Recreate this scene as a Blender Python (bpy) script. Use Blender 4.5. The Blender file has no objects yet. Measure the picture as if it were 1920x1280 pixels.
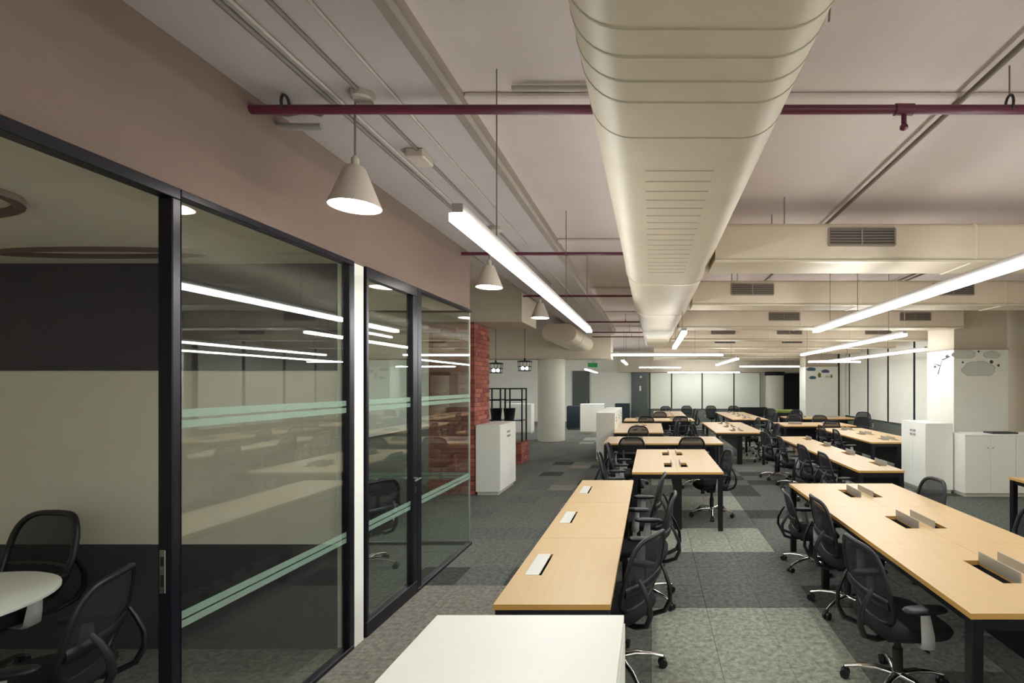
import bpy, bmesh, math, random
from mathutils import Vector, Matrix

random.seed(7)
PI = math.pi
sc = bpy.context.scene
C = sc.collection

# ------------------------------------------------------------------ camera, world, exposure
F = 930.0                       # focal length in pixels of the 1920 x 1280 frame
EYE = 1.86
cam_d = bpy.data.cameras.new('camera')
cam_d.sensor_width = 36.0
cam_d.lens = F * 36.0 / 1920.0
cam_d.shift_x = -(1221.0 - 960.0) / 1920.0
cam_d.shift_y = (721.0 - 640.0) / 1920.0
cam_d.clip_start = 0.05
cam = bpy.data.objects.new('camera', cam_d)
cam.location = (0, 0, EYE)
cam.rotation_euler = (PI / 2, 0, 0)
C.objects.link(cam)
sc.camera = cam

world = bpy.data.worlds.new('night')
sc.world = world
world.use_nodes = True
wb = world.node_tree.nodes['Background']
wb.inputs[0].default_value = (0.02, 0.025, 0.035, 1)
wb.inputs[1].default_value = 0.3

sc.view_settings.view_transform = 'Standard'
sc.view_settings.look = 'None'
sc.view_settings.gamma = 1.0
sc.view_settings.use_curve_mapping = False
sc.view_settings.exposure = 1.88
LINEAR_POWER = 12.0             # emission of the linear luminaires
PENDANT_POWER = 7.0

# ------------------------------------------------------------------ materials
def srgb(r, g, b):
    f = lambda c: (c / 255 / 12.92) if c / 255 <= 0.04045 else ((c / 255 + 0.055) / 1.055) ** 2.4
    return (f(r), f(g), f(b), 1)

def mat(name, col, rough=0.6, metal=0.0, noise=0.0, scale=8.0, bump=0.0, bscale=60.0, spec=0.5, stretch=None):
    m = bpy.data.materials.new(name)
    m.use_nodes = True
    nt = m.node_tree
    p = nt.nodes['Principled BSDF']
    p.inputs['Base Color'].default_value = col
    p.inputs['Roughness'].default_value = rough
    p.inputs['Metallic'].default_value = metal
    p.inputs['Specular IOR Level'].default_value = spec
    tc = nt.nodes.new('ShaderNodeTexCoord')
    mp = nt.nodes.new('ShaderNodeMapping')
    nt.links.new(tc.outputs['Object'], mp.inputs['Vector'])
    if stretch:
        mp.inputs['Scale'].default_value = stretch
    if noise > 0:
        n = nt.nodes.new('ShaderNodeTexNoise')
        n.inputs['Scale'].default_value = scale
        n.inputs['Detail'].default_value = 6
        n.inputs['Roughness'].default_value = 0.65
        nt.links.new(mp.outputs[0], n.inputs['Vector'])
        r = nt.nodes.new('ShaderNodeMapRange')
        r.inputs['From Min'].default_value = 0.3
        r.inputs['From Max'].default_value = 0.7
        r.inputs['To Min'].default_value = 1 - noise
        r.inputs['To Max'].default_value = 1 + noise
        nt.links.new(n.outputs['Fac'], r.inputs['Value'])
        mx = nt.nodes.new('ShaderNodeMix')
        mx.data_type = 'RGBA'; mx.blend_type = 'MULTIPLY'
        mx.inputs['Factor'].default_value = 1
        mx.inputs['A'].default_value = col
        nt.links.new(r.outputs[0], mx.inputs['B'])
        nt.links.new(mx.outputs['Result'], p.inputs['Base Color'])
    if bump > 0:
        n2 = nt.nodes.new('ShaderNodeTexNoise')
        n2.inputs['Scale'].default_value = bscale
        n2.inputs['Detail'].default_value = 4
        nt.links.new(mp.outputs[0], n2.inputs['Vector'])
        b = nt.nodes.new('ShaderNodeBump')
        b.inputs['Strength'].default_value = bump
        b.inputs['Distance'].default_value = 0.01
        nt.links.new(n2.outputs['Fac'], b.inputs['Height'])
        nt.links.new(b.outputs[0], p.inputs['Normal'])
    return m

def carpet_mat(name, c1, c2):
    m = mat(name, c1, 0.95, bump=0.6, bscale=220, spec=0.1)
    nt = m.node_tree
    p = nt.nodes['Principled BSDF']
    g = nt.nodes.new('ShaderNodeNewGeometry')
    n1 = nt.nodes.new('ShaderNodeTexNoise'); n1.inputs['Scale'].default_value = 24; n1.inputs['Detail'].default_value = 9; n1.inputs['Roughness'].default_value = 0.75
    nt.links.new(g.outputs['Position'], n1.inputs['Vector'])
    cr = nt.nodes.new('ShaderNodeValToRGB')
    cr.color_ramp.elements[0].position = 0.36; cr.color_ramp.elements[0].color = c1
    cr.color_ramp.elements[1].position = 0.64; cr.color_ramp.elements[1].color = c2
    nt.links.new(n1.outputs['Fac'], cr.inputs[0])
    nt.links.new(cr.outputs[0], p.inputs['Base Color'])
    return m

def emit(name, col, s):
    m = bpy.data.materials.new(name); m.use_nodes = True
    nt = m.node_tree; nt.nodes.clear()
    o = nt.nodes.new('ShaderNodeOutputMaterial'); e = nt.nodes.new('ShaderNodeEmission')
    e.inputs[0].default_value = col; e.inputs[1].default_value = s
    nt.links.new(e.outputs[0], o.inputs[0])
    return m

def glass_mat(name, tint, gloss_mul=1.0, rough=0.0):
    m = bpy.data.materials.new(name); m.use_nodes = True
    nt = m.node_tree; nt.nodes.clear()
    o = nt.nodes.new('ShaderNodeOutputMaterial')
    t = nt.nodes.new('ShaderNodeBsdfTransparent'); t.inputs[0].default_value = tint
    g = nt.nodes.new('ShaderNodeBsdfGlossy'); g.inputs['Roughness'].default_value = rough
    g.inputs[0].default_value = (0.95, 1.0, 0.96, 1)
    f = nt.nodes.new('ShaderNodeFresnel')
    ge = nt.nodes.new('ShaderNodeNewGeometry')          # air-to-glass reflectance on both faces of the thin pane
    io = nt.nodes.new('ShaderNodeMapRange')
    io.inputs['To Min'].default_value = 1.5; io.inputs['To Max'].default_value = 1/1.5
    nt.links.new(ge.outputs['Backfacing'], io.inputs['Value']); nt.links.new(io.outputs[0], f.inputs[0])
    k = nt.nodes.new('ShaderNodeMath'); k.operation = 'MULTIPLY'; k.inputs[1].default_value = gloss_mul; k.use_clamp = True
    x = nt.nodes.new('ShaderNodeMixShader')
    nt.links.new(f.outputs[0], k.inputs[0]); nt.links.new(k.outputs[0], x.inputs[0])
    nt.links.new(t.outputs[0], x.inputs[1]); nt.links.new(g.outputs[0], x.inputs[2])
    nt.links.new(x.outputs[0], o.inputs[0])
    return m

def veil_mat(name, col, alpha, rough=0.7):
    m = bpy.data.materials.new(name); m.use_nodes = True
    nt = m.node_tree
    p = nt.nodes['Principled BSDF']
    p.inputs['Base Color'].default_value = col; p.inputs['Roughness'].default_value = rough
    p.inputs['Alpha'].default_value = alpha
    return m

M = {
    'ceiling': mat('ceiling_plaster', srgb(216, 202, 196), 0.9, noise=0.04, scale=0.9, bump=0.15, bscale=9),
    'beam': mat('grey_plaster', srgb(176, 167, 162), 0.9, noise=0.06, scale=1.2, bump=0.15, bscale=12),
    'bulkhead': mat('taupe_plaster', srgb(126, 106, 94), 0.92, noise=0.06, scale=1.5, bump=0.2, bscale=14),
    'white_wall': mat('white_paint', srgb(240, 239, 228), 0.8, noise=0.03, scale=2),
    'room_white': mat('cream_paint', srgb(232, 222, 206), 0.7, noise=0.03, scale=2),
    'room_dark': mat('charcoal_paint', srgb(74, 68, 76), 0.75, noise=0.05, scale=3),
    'room_ceiling': mat('room_ceiling_paint', srgb(240, 230, 214), 0.9),
    'beige_wall': mat('beige_paint', srgb(200, 188, 168), 0.85, noise=0.03, scale=1.5),
    'brown_cove': mat('cove_brown', srgb(120, 100, 92), 0.9),
    'oak': mat('oak_laminate', srgb(203, 171, 126), 0.42, noise=0.045, scale=3.0, stretch=(14, 1.2, 1)),
    'oak_edge': mat('oak_edge_band', srgb(206, 158, 84), 0.5),
    'white_lam': mat('white_laminate', srgb(244, 242, 232), 0.45, noise=0.01, scale=3),
    'white_dark': mat('grey_white_laminate', srgb(202, 200, 184), 0.5),
    'black_metal': mat('black_metal', srgb(22, 20, 27), 0.4, 0.2),
    'frame_black': mat('black_aluminium', srgb(26, 23, 33), 0.3, 0.3),
    'black_plastic': mat('black_plastic', srgb(24, 24, 29), 0.45),
    'black_fabric': mat('black_fabric', srgb(20, 20, 25), 0.9, noise=0.15, scale=60, bump=0.3, bscale=300),
    'grey_plastic': mat('grey_plastic', srgb(190, 188, 186), 0.4),
    'chrome': mat('chrome', srgb(215, 213, 208), 0.18, 1.0),
    'alu': mat('aluminium', srgb(190, 188, 184), 0.4, 0.6),
    'flap': mat('flap_silver', srgb(214, 212, 204), 0.45, 0.2),
    'flap_open': mat('flap_grey_alu', srgb(176, 170, 158), 0.45, 0.3),
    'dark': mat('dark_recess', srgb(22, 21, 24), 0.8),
    'red_pipe': mat('red_sprinkler_paint', srgb(98, 36, 56), 0.4),
    'duct': mat('duct_sheet', srgb(216, 201, 178), 0.5, 0.05, noise=0.05, scale=2.5, bump=0.25, bscale=5),
    'duct_seam': mat('duct_sealant', srgb(178, 166, 144), 0.6),
    'duct_hi': mat('duct_edge_tape', srgb(224, 214, 188), 0.35, 0.2),
    'conduit': mat('painted_conduit', srgb(176, 166, 154), 0.6),
    'conduit_dark': mat('grey_conduit', srgb(120, 110, 102), 0.6),
    'grille_dark': mat('grille_dark', srgb(70, 62, 60), 0.6),
    'grille': mat('grille_metal', srgb(150, 138, 126), 0.5, 0.3),
    'brick': mat('red_brick', srgb(160, 88, 74), 0.85, noise=0.22, scale=9, bump=0.4, bscale=60),
    'brick_b': mat('red_brick_pale', srgb(176, 104, 88), 0.85, noise=0.22, scale=9, bump=0.4, bscale=60),
    'brick_c': mat('red_brick_dark', srgb(140, 74, 64), 0.85, noise=0.22, scale=9, bump=0.4, bscale=60),
    'mortar': mat('brick_mortar', srgb(126, 84, 74), 0.95, noise=0.1, scale=20),
    'blind': mat('blind_fabric', srgb(232, 233, 218), 0.85, noise=0.02, scale=3),
    'blind_grey': mat('blind_fabric_warm', srgb(236, 234, 222), 0.85, noise=0.02, scale=3),
    'mullion': mat('window_frame_dark', srgb(58, 56, 50), 0.5),
    'sill_panel': mat('grey_green_panel', srgb(108, 114, 106), 0.6),
    'lamp_shell': mat('pendant_shell', srgb(184, 170, 156), 0.5),
    'lamp_housing': mat('luminaire_housing', srgb(176, 168, 162), 0.45, 0.2),
    'cord': mat('grey_cord', srgb(110, 102, 96), 0.6),
    'exit_green': mat('exit_green', srgb(30, 140, 74), 0.5),
    'blue': mat('blue_fabric', srgb(34, 48, 58), 0.8, noise=0.1, scale=20),
    'olive': mat('olive_plastic', srgb(140, 150, 70), 0.6),
    'wood_brown': mat('brown_wood', srgb(150, 112, 76), 0.6, noise=0.1, scale=6),
    'print_grey': mat('print_grey', srgb(206, 209, 197), 0.8),
    'print_mid': mat('print_mid', srgb(150, 156, 144), 0.8),
    'print_dark': mat('print_dark', srgb(70, 74, 72), 0.8),
    'print_blue': mat('print_blue', srgb(70, 98, 118), 0.8),
    'print_olive': mat('print_olive', srgb(120, 110, 60), 0.8),
    'print_white': mat('print_white', srgb(240, 240, 232), 0.7),
    'col_white': mat('column_paint', srgb(216, 214, 198), 0.8, noise=0.03, scale=2),
    'far_dark': mat('dark_glazing_panel', srgb(84, 90, 86), 0.3),
    'carpet_base': mat('carpet_backing', srgb(60, 60, 58), 0.95),
    'mesh': veil_mat('chair_mesh', srgb(28, 28, 33), 0.84, 0.85),
    'frost': veil_mat('frosted_film', srgb(160, 188, 168), 0.34, 0.6),
    'glass': glass_mat('partition_glass', (0.945, 0.97, 0.95, 1), 1.0),
    'pane': glass_mat('window_glass', (0.8, 0.86, 0.84, 1), 1.0),
    'linear': emit('linear_diffuser', (0.93, 0.98, 0.985, 1), LINEAR_POWER),
    'bulb': emit('pendant_diffuser', (1.0, 0.94, 0.85, 1), PENDANT_POWER),
}
CARPET = {
    'L': carpet_mat('carpet_light', srgb(120, 121, 111), srgb(182, 183, 168)),
    'M': carpet_mat('carpet_mid', srgb(110, 106, 98), srgb(158, 152, 141)),
    'G': carpet_mat('carpet_grey', srgb(92, 93, 88), srgb(132, 133, 125)),
    'D': carpet_mat('carpet_dark', srgb(80, 84, 79), srgb(126, 130, 122)),
    'K': carpet_mat('carpet_charcoal', srgb(58, 58, 57), srgb(92, 91, 87)),
}

# ------------------------------------------------------------------ mesh helpers
class MB:
    def __init__(s): s.v = []; s.f = []
    def quadbox(s, x0, x1, y0, y1, z0, z1):
        b = len(s.v)
        s.v += [(x0,y0,z0),(x1,y0,z0),(x1,y1,z0),(x0,y1,z0),(x0,y0,z1),(x1,y0,z1),(x1,y1,z1),(x0,y1,z1)]
        s.f += [tuple(b+i for i in q) for q in ((0,3,2,1),(4,5,6,7),(0,1,5,4),(1,2,6,5),(2,3,7,6),(3,0,4,7))]
        return s
    def cbox(s, c, d):
        return s.quadbox(c[0]-d[0]/2, c[0]+d[0]/2, c[1]-d[1]/2, c[1]+d[1]/2, c[2]-d[2]/2, c[2]+d[2]/2)
    def loft(s, rings, cap=True, closed=True):
        b = len(s.v); n = len(rings[0])
        for r in rings: s.v += [tuple(p) for p in r]
        for i in range(len(rings) - 1):
            for j in range(n if closed else n - 1):
                k = (j + 1) % n
                s.f.append((b+i*n+j, b+i*n+k, b+(i+1)*n+k, b+(i+1)*n+j))
        if cap:
            s.f.append(tuple(b + j for j in reversed(range(n))))
            s.f.append(tuple(b + (len(rings)-1)*n + j for j in range(n)))
        return s
    def tube(s, pts, r, n=8, cap=True, closed=False, flat=None):
        """tube along pts; r a number or a list; flat=(a,b) gives an elliptical section with b along the 'up' hint"""
        P = [Vector(p) for p in pts]; m = len(P); rings = []
        up = None
        for i in range(m):
            a = P[(i-1) % m] if (closed or i > 0) else P[i]
            c = P[(i+1) % m] if (closed or i < m-1) else P[i]
            t = (c - a).normalized()
            if up is None:
                up = Vector((0,0,1)) if abs(t.z) < 0.9 else Vector((1,0,0))
            sd = t.cross(up).normalized(); up2 = sd.cross(t).normalized(); up = up2
            rr = r[i] if isinstance(r, (list, tuple)) else r
            fa, fb = flat if flat else (1, 1)
            rings.append([P[i] + sd*(math.cos(2*PI*k/n)*rr*fa) + up2*(math.sin(2*PI*k/n)*rr*fb) for k in range(n)])
        if closed: rings.append(rings[0])
        return s.loft(rings, cap and not closed)
    def cyl(s, a, b, r, n=12, r2=None):
        return s.tube([a, b], [r, r if r2 is None else r2], n)
    def lathe(s, prof, c=(0,0,0), n=24, cap=False):
        rings = [[(c[0]+r*math.cos(2*PI*k/n), c[1]+r*math.sin(2*PI*k/n), c[2]+z) for k in range(n)] for r, z in prof]
        return s.loft(rings, cap)
    def poly(s, pts, z_axis, thick):
        """extruded polygon: pts 3-D in a plane, thick along z_axis"""
        d = Vector(z_axis) * thick
        return s.loft([[Vector(p) for p in pts], [Vector(p) + d for p in pts]])
    def mesh(s, name, m, bevel=0.0, smooth=None, seg=1):
        me = bpy.data.meshes.new(name)
        me.from_pydata(s.v, [], s.f)
        bm = bmesh.new(); bm.from_mesh(me)
        bmesh.ops.recalc_face_normals(bm, faces=bm.faces)
        if bevel > 0:
            bmesh.ops.bevel(bm, geom=[e for e in bm.edges if e.is_manifold and e.calc_face_angle(0) > 0.6], offset=bevel, segments=seg, affect='EDGES', profile=0.5, clamp_overlap=True)
        bm.to_mesh(me); bm.free()
        if smooth:
            for p in me.polygons: p.use_smooth = True
            me.set_sharp_from_angle(angle=math.radians(smooth))
        if m is not None: me.materials.append(m)
        return me
    def build(s, name, m, parent=None, bevel=0.0, smooth=None, seg=1, loc=None):
        return link(name, s.mesh(name, m, bevel, smooth, seg), parent, loc)

def link(name, me, parent=None, loc=None):
    o = bpy.data.objects.new(name, me)
    C.objects.link(o)
    if parent is not None: o.parent = parent
    if loc is not None: o.location = loc
    return o

def tag(o, label=None, cat=None, group=None, kind=None):
    if label: o['label'] = label
    if cat: o['category'] = cat
    if group: o['group'] = group
    if kind: o['kind'] = kind
    return o

def empty(name, loc=(0,0,0), rz=0.0):
    o = bpy.data.objects.new(name, None)
    C.objects.link(o); o.location = loc; o.rotation_euler = (0,0,rz)
    o.empty_display_size = 0.1
    return o

def thing(name, label, cat, loc=(0,0,0), rz=0.0, group=None):
    return tag(empty(name, loc, rz), label, cat, group)

def struct(name, mb, m, **k):
    return tag(mb.build(name, m, **k), kind='structure')

def copy_tree(o, parent=None):
    c = o.copy(); C.objects.link(c)
    if parent is not None: c.parent = parent
    for ch in list(o.children): copy_tree(ch, c)
    return c

B = lambda *a: MB().quadbox(*a)

# ------------------------------------------------------------------ the setting
GX = -2.12                      # plane of the meeting-room glazing
XR = 7.8                        # window wall
YF = 25.0                       # far wall
YB = -3.0
XL = -10.0
ZC = 3.55
T = 0.46                        # carpet tile

floor = struct('floor', B(XL, XR, YB, YF, -0.12, -0.012), M['carpet_base'])

def tone(x, y):
    rnd = random.random()
    if x < GX:                                        # meeting rooms and the far side
        return 'G' if rnd < 0.75 else 'D'
    if 0.0 <= x <= 1.38 and y < 11.5:                 # banded aisle
        k = [(-9, 4.14, 'L'), (4.14, 5.52, 'D'), (5.52, 6.44, 'L'), (6.44, 7.36, 'D'), (7.36, 8.28, 'L'), (8.28, 9.2, 'G'), (9.2, 10.12, 'L'), (10.12, 12, 'D')]
        for a, b, t in k:
            if a <= y < b: return t
    if 1.38 < x < 6.0 and y < 11.5:
        return 'D' if rnd < 0.75 else 'K'
    if x < 0 and y < 11.5 and x > -0.9:
        return 'G' if rnd < 0.7 else 'D'
    if x <= -0.9 and y < 12:                          # corridor beside the glass
        if y < 4.6: return 'M'
        return 'K' if rnd < 0.10 else ('D' if rnd < 0.38 else ('G' if rnd < 0.93 else 'M'))
    return 'G' if rnd < 0.55 else ('D' if rnd < 0.85 else 'L')

tiles = []
i0 = int(math.floor(XL / T)) + 1
for i in range(i0, int(XR / T)):
    for j in range(int(YB / T), int(YF / T)):
        x0, y0 = i * T, j * T
        cx, cy = x0 + T/2, y0 + T/2
        t = tone(cx, cy)
        area = 0
        if cy > 0.8:
            px = 1221 + F*cx/cy; py = 721 + F*EYE/cy
            if -40 < px < 1960 and py < 1310: area = 1.0 / cy**3
            if cx < -2.3 or 1.6 < cx < 2.7: area *= 0.3
        tiles.append((area, x0, y0, t))
tiles.sort(reverse=True)
tile_me = {}
for k in CARPET:
    mb = MB(); g = 0.0009; c = 0.0025
    mb.loft([[(g,g,-0.012),(T-g,g,-0.012),(T-g,T-g,-0.012),(g,T-g,-0.012)], [(g,g,-c),(T-g,g,-c),(T-g,T-g,-c),(g,T-g,-c)], [(g+c,g+c,0),(T-g-c,g+c,0),(T-g-c,T-g-c,0),(g+c,T-g-c,0)]])
    tile_me[k] = mb.mesh('carpet_tile', CARPET[k])
for a, x0, y0, t in tiles[:300]:
    link('carpet_tile', tile_me[t], floor, (x0, y0, 0))
rest = MB(); rm = []
for a, x0, y0, t in tiles[300:]:
    g = 0.0009
    nf = len(rest.f)
    rest.quadbox(x0+g, x0+T-g, y0+g, y0+T-g, -0.012, 0)
    rm += ['LMGDK'.index(t)] * (len(rest.f) - nf)
me = bpy.data.meshes.new('carpet_tile_field'); me.from_pydata(rest.v, [], rest.f)
for k in 'LMGDK': me.materials.append(CARPET[k])
me.polygons.foreach_set('material_index', rm)
tag(link('carpet_tile_field', me, floor), kind='stuff')

struct('ceiling', B(XL, XR, YB, YF, ZC, ZC+0.15), M['ceiling'])
# flat beam running along the glass rooms, and the bulkhead over the glazing
struct('beam', B(GX, -1.12, YB, 15.3, 3.40, ZC), M['beam'])
struct('trim_1', B(-1.122, -1.085, YB, 15.3, 3.475, ZC), M['conduit'])
struct('wall_bulkhead', B(GX-0.16, GX, YB, 5.80, 2.73, 3.40), M['bulkhead'])
# slab ribs crossing the ceiling
for k, y in enumerate((2.86, 5.72, 8.6, 11.4, 14.2)):
    struct('ceiling_rib', B(-1.085, XR, y, y+0.10, ZC-0.035, ZC), M['ceiling'], bevel=0.01)

# outer walls
struct('wall_far', B(XL, XR, YF, YF+0.2, 0, ZC), M['white_wall'])
struct('wall_left', B(XL-0.2, XL, YB, YF, 0, ZC), M['white_wall'])
struct('wall_back', B(XL, XR, YB-0.2, YB, 0, ZC), M['white_wall'])
struct('wall_right', B(XR, XR+0.2, YB, 13.0, 0, ZC), M['beige_wall'])
struct('wall_right', B(XR, XR+0.2, 13.0, YF, 0, 0.65), M['sill_panel'])
struct('wall_right', B(XR, XR+0.2, 13.0, YF, 3.36, ZC), M['beige_wall'])
struct('wall_far_bulkhead', B(-1.6, XR, YF-0.55, YF, 2.48, ZC), M['beige_wall'])

# window wall: frame, panes, one roller blind per bay
wi = 0
def window_bay(name, a, b, z0, z1, plane, axis, frame=0.05):
    """plane: coordinate of the wall face; axis 'y' = bay runs along Y on the right wall, 'x' = along X on the far wall"""
    mb = MB()
    for s0, s1, h0, h1 in ((a, a+frame, z0, z1), (b-frame, b, z0, z1), (a+frame, b-frame, z0, z0+frame), (a+frame, b-frame, z1-frame, z1)):
        if axis == 'y': mb.quadbox(plane-0.03, plane+0.06, s0, s1, h0, h1)
        else: mb.quadbox(s0, s1, plane-0.03, plane+0.06, h0, h1)
    o = tag(mb.build(name, M['mullion']), kind='structure')
    pb = B(plane+0.01, plane+0.02, a+frame, b-frame, z0+frame, z1-frame) if axis == 'y' else B(a+frame, b-frame, plane+0.01, plane+0.02, z0+frame, z1-frame)
    pb.build('pane', M['pane'], o)
def roller_blind(a, b, z0, z1, plane, axis, label, m, group):
    o = thing('roller_blind', label, 'blind', group=group)
    def piece(s0, s1, d0, d1, h0, h1, n, mm, bev=0.0):
        (B(plane-d1, plane-d0, s0, s1, h0, h1) if axis == 'y' else B(s0, s1, plane-d1, plane-d0, h0, h1)).build(n, mm, o, bevel=bev)
    piece(a, b, 0.085, 0.09, z0+0.03, z1-0.06, 'fabric', m)
    piece(a, b, 0.075, 0.10, z0, z0+0.03, 'bottom_bar', M['white_lam'], 0.005)
    piece(a, b, 0.06, 0.13, z1-0.06, z1, 'roller', M['white_lam'], 0.015)
ys = [13.02, 14.54, 16.15, 17.65, 19.3, 21.0, 22.8, YF]
names_r = ['beside the doodled white pillar', 'second from the doodled pillar', 'third from the doodled pillar', 'fourth from the doodled pillar', 'behind the butterfly pillar', 'last bay but one', 'far corner bay']
for k in range(len(ys)-1):
    wi += 1
    window_bay('window_%d' % wi, ys[k], ys[k+1], 0.65, 3.36, XR, 'y')
    roller_blind(ys[k]+0.06, ys[k+1]-0.06, 0.66, 3.34, XR, 'y', 'tall warm-white roller blind on the side window wall, ' + names_r[k], M['blind_grey'], 'roller blinds on the side window wall')
# far windows stand a little in front of the far wall
xs = [-0.08, 1.02, 2.55, 4.14, 5.46]
names_f = ['beside the dark glazed panel', 'second from the dark glazed panel', 'third from the dark glazed panel', 'next to the white round column']
for k in range(4):
    wi += 1
    window_bay('window_%d' % wi, xs[k], xs[k+1], 0.64, 2.48, YF-0.10, 'x', 0.035)
    roller_blind(xs[k]+0.035, xs[k+1]-0.035, 0.66, 2.46, YF-0.10, 'x', 'white roller blind of the lit far windows, ' + names_f[k], M['blind'], 'roller blinds on the far wall')
struct('baseboard_far', B(-0.19, XR, YF-0.14, YF, 0, 0.64), M['sill_panel'])
struct('trim_2', B(-0.11, -0.03, YF-0.2, YF-0.1, 0, 2.5), M['mullion'])
# dark opening at the far corner between the round column and the butterfly pillar
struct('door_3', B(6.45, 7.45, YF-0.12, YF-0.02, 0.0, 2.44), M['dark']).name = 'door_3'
# dark glazed panel and door on the far wall
d4 = struct('door_4', B(-1.0, -0.2, YF-0.14, YF-0.02, 0, 2.6), M['far_dark'])
for sx in (-0.55,):
    B(sx-0.04, sx+0.04, YF-0.16, YF-0.139, 1.55, 1.8).build('notice_plate', M['print_white'], d4)
    B(sx-0.02, sx+0.08, YF-0.16, YF-0.139, 2.2, 2.3).build('notice_plate', M['print_white'], d4)
d5 = struct('door_5', B(-3.95, -3.1, YF-0.12, YF-0.02, 0, 2.55), M['far_dark'])
B(-3.25, -3.2, YF-0.16, YF-0.12, 0.95, 1.15).build('handle', M['chrome'], d5)

# round columns
def column(x, y, r, z0, z1, m, name='column'):
    mb = MB(); mb.lathe([(r, z0), (r, z1)], (x, y, 0), 48, True)
    return tag(mb.build(name, m, smooth=40), kind='structure')
column(-3.34, 16.6, 0.45, 0, 2.75, M['col_white'])
cw = column(5.95, 23.9, 0.42, 0, 2.30, M['col_white'])
mb = MB().lathe([(0.47, 2.30), (0.47, 2.48)], (5.95, 23.9, 0), 48, True)
mb.build('capital', M['dark'], cw, smooth=40)
# cross beam over the round column
struct('beam', B(XL, -1.3, 16.0, 16.9, 2.70, ZC), M['beige_wall'])
struct('beam', B(XL, -2.18, 8.36, 9.4, 2.92, ZC), M['beige_wall'])

# square pillars on the window side, with cladding and printed doodles
def blob(cx, cz, w, h, n=40, bumps=5, ph=0.0):
    pts = []
    for k in range(n):
        a = 2*PI*k/n
        r = 1 + (0.13*abs(math.sin(bumps*a/2 + ph)) if math.sin(a) > -0.25 else 0)
        zz = max(math.sin(a)*h/2*r, -h*0.32)
        pts.append((cx + math.cos(a)*w/2*r, cz + zz))
    return pts
def pillar(x0, x1, y0, y1, zs, label_prints, name):
    o = struct(name, B(x0+0.012, x1-0.012, y0+0.012, y1-0.012, 0, ZC), M['beige_wall'])
    B(x0, x1, y0, y1, 0, zs).build('cladding', M['white_wall'], o, bevel=0.004)
    B(x0-0.01, x1+0.01, y0-0.01, y1+0.01, zs-0.02, zs+0.01).build('capping_trim', M['conduit'], o)
    for face, kind, pts, mm in label_prints:
        mb = MB()
        if face == 'front': mb.poly([(x0+u, y0-0.0005, v) for u, v in pts], (0,-1,0), 0.0015)
        else: mb.poly([(x0-0.0005, y0+u, v) for u, v in pts], (-1,0,0), 0.0015)
        mb.build(kind, mm, o)
        if 'cloud' in kind or 'butterfly' in kind:
            ring = [(x0+u, y0-0.004, v) for u, v in pts] if face == 'front' else [(x0-0.004, y0+u, v) for u, v in pts]
            MB().tube(ring, 0.006, 4, closed=True, flat=(1, 0.4)).build('outline', M['print_mid'], o)
    return o
def dot(u, v, r): return [(u + r*math.cos(2*PI*k/12), v + r*math.sin(2*PI*k/12)) for k in range(12)]
def strip(u0, v0, u1, v1, w):
    dx, dy = u1-u0, v1-v0; L = math.hypot(dx, dy); nx, ny = -dy/L*w/2, dx/L*w/2
    return [(u0+nx, v0+ny), (u1+nx*0.4, v1+ny*0.4), (u1-nx*0.4, v1-ny*0.4), (u0-nx, v0-ny)]
P1 = [('front', 'cloud_drawing', blob(0.20, 2.46, 0.44, 0.20), M['print_grey']),
      ('front', 'cloud_drawing', blob(0.76, 2.45, 0.30, 0.16, ph=1), M['print_grey']),
      ('front', 'cloud_drawing', blob(0.50, 2.15, 0.62, 0.34, bumps=7), M['print_grey']),
      ('front', 'star_drawing', dot(0.50, 2.53, 0.022), M['print_dark']),
      ('front', 'star_drawing', dot(0.76, 2.32, 0.038), M['print_dark']),
      ('front', 'star_drawing', dot(0.90, 2.25, 0.028), M['print_dark']),
      ('front', 'star_drawing', dot(0.18, 2.31, 0.022), M['print_dark']),
      ('side', 'branch_drawing', strip(0.55, 2.08, 0.38, 2.42, 0.04), M['print_dark']),
      ('side', 'branch_drawing', strip(0.38, 2.38, 0.10, 2.44, 0.03), M['print_dark']),
      ('side', 'branch_drawing', strip(0.48, 2.26, 0.72, 2.32, 0.03), M['print_dark']),
      ('side', 'leaf_drawing', blob(0.66, 2.24, 0.10, 0.06), M['print_dark']),
      ('side', 'leaf_drawing', blob(0.22, 2.44, 0.12, 0.06), M['print_dark']),
      ('side', 'leaf_drawing', blob(0.75, 2.42, 0.12, 0.05), M['print_grey']),
      ('side', 'leaf_drawing', blob(0.25, 2.18, 0.14, 0.06), M['print_grey'])]
pillar(6.1, 7.2, 10.0, 10.97, 2.585, P1, 'pillar')
P2 = [('front', 'butterfly_drawing', blob(0.22, 2.46, 0.34, 0.16), M['print_blue']),
      ('front', 'butterfly_drawing', blob(0.78, 2.38, 0.30, 0.15, ph=1), M['print_blue']),
      ('front', 'butterfly_drawing', blob(0.28, 2.13, 0.26, 0.14), M['print_blue']),
      ('front', 'beetle_drawing', blob(0.55, 2.22, 0.12, 0.22), M['print_olive']),
      ('front', 'butterfly_drawing', blob(0.86, 2.16, 0.14, 0.10), M['print_grey']),
      ('front', 'beetle_drawing', blob(1.02, 2.18, 0.07, 0.16), M['print_olive'])]
pillar(6.1, 7.38, 19.6, 20.4, 2.6, P2, 'pillar')
struct('trim_3', B(7.38, 7.46, 19.62, 19.7, 0, ZC), M['mullion'])
struct('wall_infill', B(7.46, XR-0.1, 19.66, 19.9, 0, ZC), M['white_wall'])

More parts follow.
